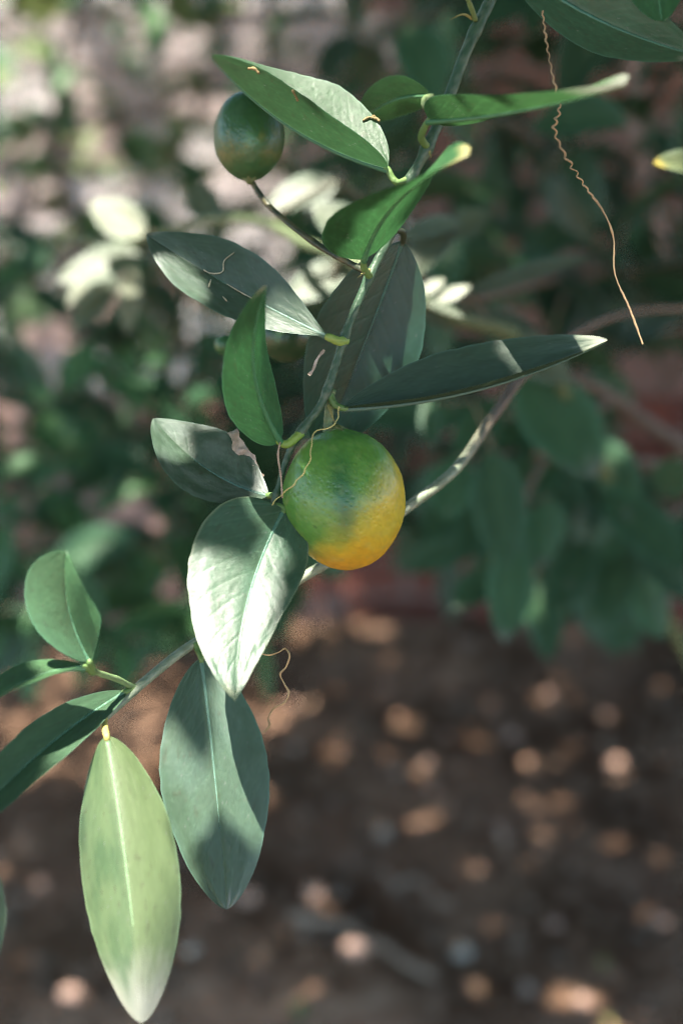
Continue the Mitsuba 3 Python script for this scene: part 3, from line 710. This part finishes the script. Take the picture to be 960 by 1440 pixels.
def litter():
    r = np.random.default_rng(11)

    def chip(x, y, size, col, leafish):
        z = ground_z(x, y) + .006
        yaw = r.uniform(0, 6.28)
        if leafish:
            d = np.array([math.cos(yaw), math.sin(yaw), r.normal(0, .15)])
            return simple_leaf(np.array([x, y, z]), np.array([x, y, z]) + d * size, size * .5, np.array([r.normal(0, .3), r.normal(0, .3), 1]), fold=r.uniform(-20, 25), col=col, seed=int(r.integers(999)))
        m = trimesh.creation.icosphere(1)
        v = m.vertices * size * .5 * np.array([1, r.uniform(.6, 1), r.uniform(.4, .7)])
        v = v * (1 + (meshkit.noise(m.vertices * 2 + r.uniform(0, 50)) - .5)[:, None] * .5)
        R2 = np.array([[math.cos(yaw), -math.sin(yaw), 0], [math.sin(yaw), math.cos(yaw), 0], [0, 0, 1]])
        v = v @ R2.T + [x, y, z]
        return v, m.faces, tinted(v, col, .2, 60)

    def hit(px, py):
        d = FWD + (px - 480) / FOCAL * RIGHT - (py - 720) / FOCAL * UP
        return (CAM + d * (-CAM[2] / d[2]))[:2]

    spots = [(865, 1082, .030, 1), (445, 1048, .026, 0), (410, 1000, .018, 0), (600, 1085, .016, 0), (652, 1085, .018, 0), (608, 1122, .018, 0), (578, 1168, .018, 0), (617, 1156, .020, 0), (540, 1172, .026, 2), (720, 1045, .026, 0), (770, 988, .020, 0), (805, 1058, .020, 0),
             (745, 1083, .018, 0), (790, 1136, .022, 0), (870, 1165, .024, 0), (672, 1242, .020, 0), (442, 1272, .030, 1), (350, 1262, .030, 1), (320, 1290, .026, 0), (755, 1225, .018, 0), (625, 1050, .016, 0), (650, 1335, .030, 2), (545, 985, .016, 0), (480, 1080, .016, 0),
             (30, 1030, .03, 3), (60, 1260, .02, 0), (425, 1430, .03, 4), (850, 1365, .024, 3), (820, 1395, .022, 0), (860, 1440, .022, 3), (100, 1405, .030, 0), (500, 1360, .035, 0), (930, 1290, .024, 0), (560, 1020, .014, 0), (850, 1020, .016, 0), (700, 1180, .014, 0), (780, 1300, .018, 0), (270, 1350, .02, 2), (740, 1140, .014, 0), (690, 1010, .016, 0)]
    cols = [(.40, .26, .20), (.52, .32, .23), (.36, .33, .28), (.20, .20, .08), (.08, .15, .06)]
    todo = []
    for px, py, s, c in spots:
        x, y = hit(px, py)
        GLINTS.append([x, y, .01])
        lf = c in (3, 4) or (c == 0 and r.random() < .5)
        v, f, cc = chip(x, y, s, cols[c], lf)
        nm, cat, what = ('fallen_leaf', 'leaf', 'fallen leaf') if lf else ('pebble', 'stone', 'pebble')
        k = put(nm, mikit.ply((v, f), 'dry_matter', smooth=True, color=cc))
        hue = ['peach brown', 'orange pink', 'pale grey', 'yellowish', 'green'][c]
        band = 'far' if py < 1110 else 'middle' if py < 1250 else 'near'
        todo.append((hue, what, band, px, k, cat))
    ordinal = ['first', 'second', 'third', 'fourth', 'fifth', 'sixth', 'seventh', 'eighth', 'ninth', 'tenth', 'eleventh', 'twelfth', 'thirteenth', 'fourteenth']
    for hue, what, band, px, k, cat in todo:
        row = sorted(t[3] for t in todo if t[:3] == (hue, what, band))
        who = f'{ordinal[row.index(px)]} blurred {hue} {what} from the left' if len(row) > 1 else f'only blurred {hue} {what}'
        labels[k] = {'label': f'{who} in the {band} band of dark soil', 'category': cat, 'group': f'{hue} {what.replace("leaf", "leaves").replace("pebble", "pebbles")} on the soil'}
    for (x0, y0, x1, y1, rr), lab in (((405, 1300, 610, 1378, .007), 'pale blurred stick lying on the soil at the bottom centre'), ((640, 1290, 520, 1225, .004), 'thin dark stick lying on the soil right of the hanging leaves')):
        a, b = hit(x0, y0), hit(x1, y1)
        p = np.array([[*(a + (b - a) * t + r.normal(0, .006, 2)), 0] for t in np.linspace(0, 1, 7)])
        p[:, 2] = [ground_z(x, y) + .012 for x, y, _ in p]
        v, f = tube(spline(p, 40), np.linspace(rr, rr * .6, 40) * (1 + .1 * np.sin(np.arange(40))), 9)
        k = put('fallen_stick', mikit.ply((v, f), 'dry_matter', smooth=True, color=tinted(v, (.26, .19, .14), .3, 80)))
        labels[k] = {'label': lab, 'category': 'stick'}
    V_, F_, C_ = [], [], []
    n0 = 0
    for i in range(1500):
        x, y = r.uniform(-.8, .8), r.uniform(1.2, 2.3)
        s = r.uniform(.006, .022)
        v, f, cc = chip(x, y, s, np.array([(.20, .14, .10), (.12, .085, .06), (.30, .22, .17), (.10, .08, .06)][r.integers(4)]) * r.uniform(.7, 1.2), r.random() < .6)
        f = np.asarray(f)
        if f.shape[1] == 4:
            f = np.vstack([f[:, [0, 1, 2]], f[:, [0, 2, 3]]])
        V_.append(v); F_.append(f + n0); C_.append(cc); n0 += len(v)
    k = put('leaf_litter', mikit.ply((np.vstack(V_), np.vstack(F_)), 'dry_matter', smooth=True, color=np.vstack(C_)))
    labels[k] = {'label': 'crumbled dry leaf litter scattered over the soil', 'kind': 'stuff'}


litter()


# ------------------------------------------------------------------ the tree overhead: its unseen crown is shaped to cast the dappled shade
LIT = [  # points of the branch that the sun reaches through the crown: pixel, depth, radius in mm
    (330, 95, .405, 5), (360, 110, .40, 6), (400, 140, .40, 8), (450, 165, .40, 10), (490, 170, .405, 11), (525, 205, .403, 9), (400, 110, .41, 6),
    (540, 150, .43, 5), (580, 140, .425, 5), (640, 160, .38, 6), (700, 148, .365, 6), (760, 140, .35, 6), (805, 130, .34, 5), (850, 122, .33, 6), (880, 118, .325, 4),
    (520, 330, .39, 7), (550, 300, .375, 8), (575, 285, .367, 6), (600, 265, .36, 7), (630, 240, .345, 5), (655, 222, .337, 4),
    (225, 345, .398, 8), (250, 375, .398, 6), (395, 450, .40, 5), (425, 462, .40, 5),
    (350, 470, .372, 4), (335, 520, .38, 5), (348, 580, .39, 3),
    (330, 950, .381, 12), (325, 890, .386, 10), (355, 880, .386, 7), (380, 855, .387, 4), (290, 865, .390, 4), (393, 800, .392, 3), (200, 1400, .364, 14), (165, 1250, .37, 16), (165, 1130, .375, 13), (75, 830, .367, 9), (90, 880, .37, 7),
    (605, 690, .44, 8), (625, 672, .443, 4), (585, 705, .437, 5), (430, 810, .426, 4), (835, 478, .392, 4), (245, 1080, .403, 5), (262, 1140, .40, 8), (240, 630, .41, 5),
    (165, 305, .72, 12), (120, 365, .735, 10), (475, 305, .60, 9), (420, 272, .66, 11), (440, 395, .63, 12), (640, 405, .58, 5), (610, 400, .58, 4), (935, 228, .515, 9), (180, 430, .755, 8), (570, 590, .7, 4)]
LITP = np.array([P(a, b, d) for a, b, d, _ in LIT]); LITR = np.array([r * 1e-3 for *_, r in LIT])
E1 = unit(np.cross(SUN, [0, 0, 1.0])); E2 = np.cross(SUN, E1)


def flat2(p):
    return np.stack([p @ E1, p @ E2], -1)


def covers(p, d, l, w, q, margin):
    """Which of the points q (m, 3) the shadow of each leaf (n) covers, leaves taken as ellipses across the sun's direction."""
    o = flat2(q)[None] - flat2(p)[:, None]
    e = unit(flat2(d))[:, None]
    x = (o * e).sum(-1); y = o[..., 0] * -e[..., 1] + o[..., 1] * e[..., 0]
    a = np.maximum(np.asarray(l)[:, None] / 2 + margin, 1e-4); b = np.maximum(np.asarray(w)[:, None] / 2 + margin, 1e-4)
    return (x / a) ** 2 + (y / b) ** 2 < 1


def spray(p, d, N, l, w, col):
    """Many leaves as one mesh: each five cross-sections with a folded midrib."""
    u = np.array([0, .12, .35, .6, .85, 1.0]); prof = np.array([.04, .55, 1.0, .95, .5, .03])
    N = unit(N - d * (N * d).sum(1, keepdims=True)); S = np.cross(d, N)
    vv = np.array([-1.0, 0, 1.0])
    v = (p[:, None, None] + d[:, None, None] * ((u - .5)[None, :, None, None] * l[:, None, None, None])
         + S[:, None, None] * (vv[None, None, :, None] * prof[None, :, None, None] * w[:, None, None, None] / 2)
         + N[:, None, None] * (np.abs(vv)[None, None, :, None] * prof[None, :, None, None] * w[:, None, None, None] * .12 - ((u - .5) ** 2)[None, :, None, None] * l[:, None, None, None] * .25))
    i, j = np.meshgrid(np.arange(5), np.arange(2), indexing='ij')
    q = np.stack([i * 3 + j, (i + 1) * 3 + j, (i + 1) * 3 + j + 1, i * 3 + j + 1], -1).reshape(-1, 4)
    f = (q[None] + np.arange(len(p))[:, None, None] * 18).reshape(-1, 4)
    return v.reshape(-1, 3), f, np.repeat(col, 18, axis=0)


def crown():
    r = np.random.default_rng(21)
    t = thing('citrus_tree', 'citrus tree whose unseen crown is shaped to shade the place from above', 'tree')
    woody(t, [(1.05, .75, -.05), (1.0, .72, .7), (.9, .6, 1.5), (.75, .4, 2.2)], .05, .025, (.10, .08, .06), name='trunk')
    woody(t, [(.9, .6, 1.5), (.6, .75, 1.95), (.1, .85, 2.15), (-.7, .85, 2.25), (-1.5, .7, 2.3)], .018, .006, (.10, .08, .06), name='limb')
    woody(t, [(.75, .4, 2.2), (.3, .8, 2.3), (-.3, 1.2, 2.35), (-1.0, 1.4, 2.35)], .015, .005, (.10, .08, .06), name='limb')
    woody(t, [(.75, .2, 1.95), (.4, -.5, 2.1), (-.3, -.9, 2.2)], .012, .005, (.10, .08, .06), name='limb')
    woody(t, [(1.0, .72, .95), (.7, .6, 1.3), (.35, .5, 1.36), P(830, -330, .47)], .007, .0026, (.09, .10, .06), name='limb')
    woody(t, [(1.02, .73, .75), (.8, .74, .95), P(1500, 330, .80)], .006, .0034, (.16, .11, .08), name='limb')
    # the high crown
    n = 90000
    p = np.stack([r.uniform(-2.2, 2.2, n), r.uniform(-1.6, 2.9, n), r.uniform(1.7, 2.6, n)], 1)
    yaw = r.uniform(0, 2 * np.pi, n)
    d = unit(np.stack([np.cos(yaw), np.sin(yaw), r.normal(-.15, .25, n)], 1))
    N = unit(SUN * .7 + r.normal(0, .35, (n, 3)) + [0, 0, .5])
    l = r.uniform(.06, .095, n); w = l * r.uniform(.42, .52, n)
    px, py, dd = pix(p)
    ok = ~((dd > 0) & (py > -140))
    foot = p - SUN * ((p[:, 2] - .6) / SUN[2])[:, None]
    gx, gy = foot[:, 0], foot[:, 1]
    cover = np.where(gx < -.02, np.where(gy > 2.29, CROWN[0], np.where((gy > 1.25) & (gy < 2.12), np.where(gx < -.22, .5, .95), CROWN[1])), np.where(gy > 1.9, CROWN[2], CROWN[3]))
    cover = np.where((gx < .15) & (gy > 1.05) & (gy < 1.7), CROWN[5], cover)
    cover = np.where(np.abs(gx) > 1.0, .94, cover)
    cover = np.where(gy < .2, CROWN[4], cover)
    n_m2 = n / (4.4 * 4.5)
    need = -np.log(1 - cover) / (.07 * .034 * .72 * .9) / n_m2
    ok &= r.random(n) < need * np.where(cover > .9, .8 + .4 * meshkit.noise(p * [6, 6, 2]), .5 + meshkit.noise(p * [9, 9, 2]))
    ok &= ~covers(p, d, l, w, LITP, .006).any(1)
    g = np.array(GLINTS)
    ok &= ~covers(p, d, l, w, g, -.002).any(1)
    sp = [spray(p[ok], d[ok], N[ok], l[ok], w[ok], np.array(GREEN) * r.uniform(.8, 1.3, (ok.sum(), 1)))]
    # nearer unseen leaves added to shade the branch around its sunlit spots
    pts = np.vstack(NEAR)
    pts = np.vstack([pts, P(515, 400, .40) + (rng.random((60, 1)) - .5) * (P(690, 0, .41) - P(390, 690, .40))])
    a2, l2 = flat2(pts), flat2(LITP)
    lit = ((np.linalg.norm(a2[:, None] - l2[None], axis=-1) < LITR + .0012)).any(1)
    left = pts[~lit]
    P_, D_, L_, W_ = [], [], [], []
    for k in range(1600):
        if len(left) < 8:
            break
        c = left[r.integers(len(left))]
        m = 60
        pp = c + SUN * r.uniform(.34, .75, (m, 1)) + (r.normal(0, .012, (m, 1)) * E1 + r.normal(0, .012, (m, 1)) * E2)
        yw = r.uniform(0, 2 * np.pi, m)
        dn = unit(np.cos(yw)[:, None] * E1 + np.sin(yw)[:, None] * E2)
        ln = r.uniform(.014, .05, m); wn = ln * .48
        x, y, z = pix(pp)
        fine = ~((z > 0) & (y > -260)) & (np.linalg.norm(pp - CAM, axis=1) > .13)
        h = flat2(LITP)[None] - flat2(pp)[:, None]
        e = dn @ np.stack([E1, E2], 1)
        xx = (h * e[:, None]).sum(-1); yy = h[..., 0] * -e[:, None, 1] + h[..., 1] * e[:, None, 0]
        fine &= ~(((xx / (ln[:, None] / 2 + LITR)) ** 2 + (yy / (wn[:, None] / 2 + LITR)) ** 2) < 1).any(1)
        if not fine.any():
            if k > 900:
                left = left[np.linalg.norm(left - c, axis=1) > 1e-6]
            continue
        cov = covers(pp, dn, ln, wn, left, -.0025)
        score = cov.sum(1) * fine
        b = int(score.argmax())
        if score[b] == 0:
            continue
        P_.append(pp[b]); D_.append(dn[b]); L_.append(ln[b]); W_.append(wn[b])
        left = left[~cov[b]]
    n = len(P_)
    print('near leaves', n, 'left', len(left), 'high', ok.sum())
    D_ = np.array(D_)
    sp.append(spray(np.array(P_), D_, unit(SUN + r.normal(0, .12, (n, 3))), np.array(L_), np.array(W_), np.array(GREEN) * r.uniform(.8, 1.3, (n, 1))))
    off = np.cumsum([0] + [len(x[0]) for x in sp])
    put('crown', mikit.ply((np.vstack([x[0] for x in sp]), np.vstack([x[1] + o for x, o in zip(sp, off)])), 'leaf_plain', smooth=True, color=np.vstack([x[2] for x in sp])), t)


CROWN = (.18, .78, .988, .988, .84, .990)
crown()
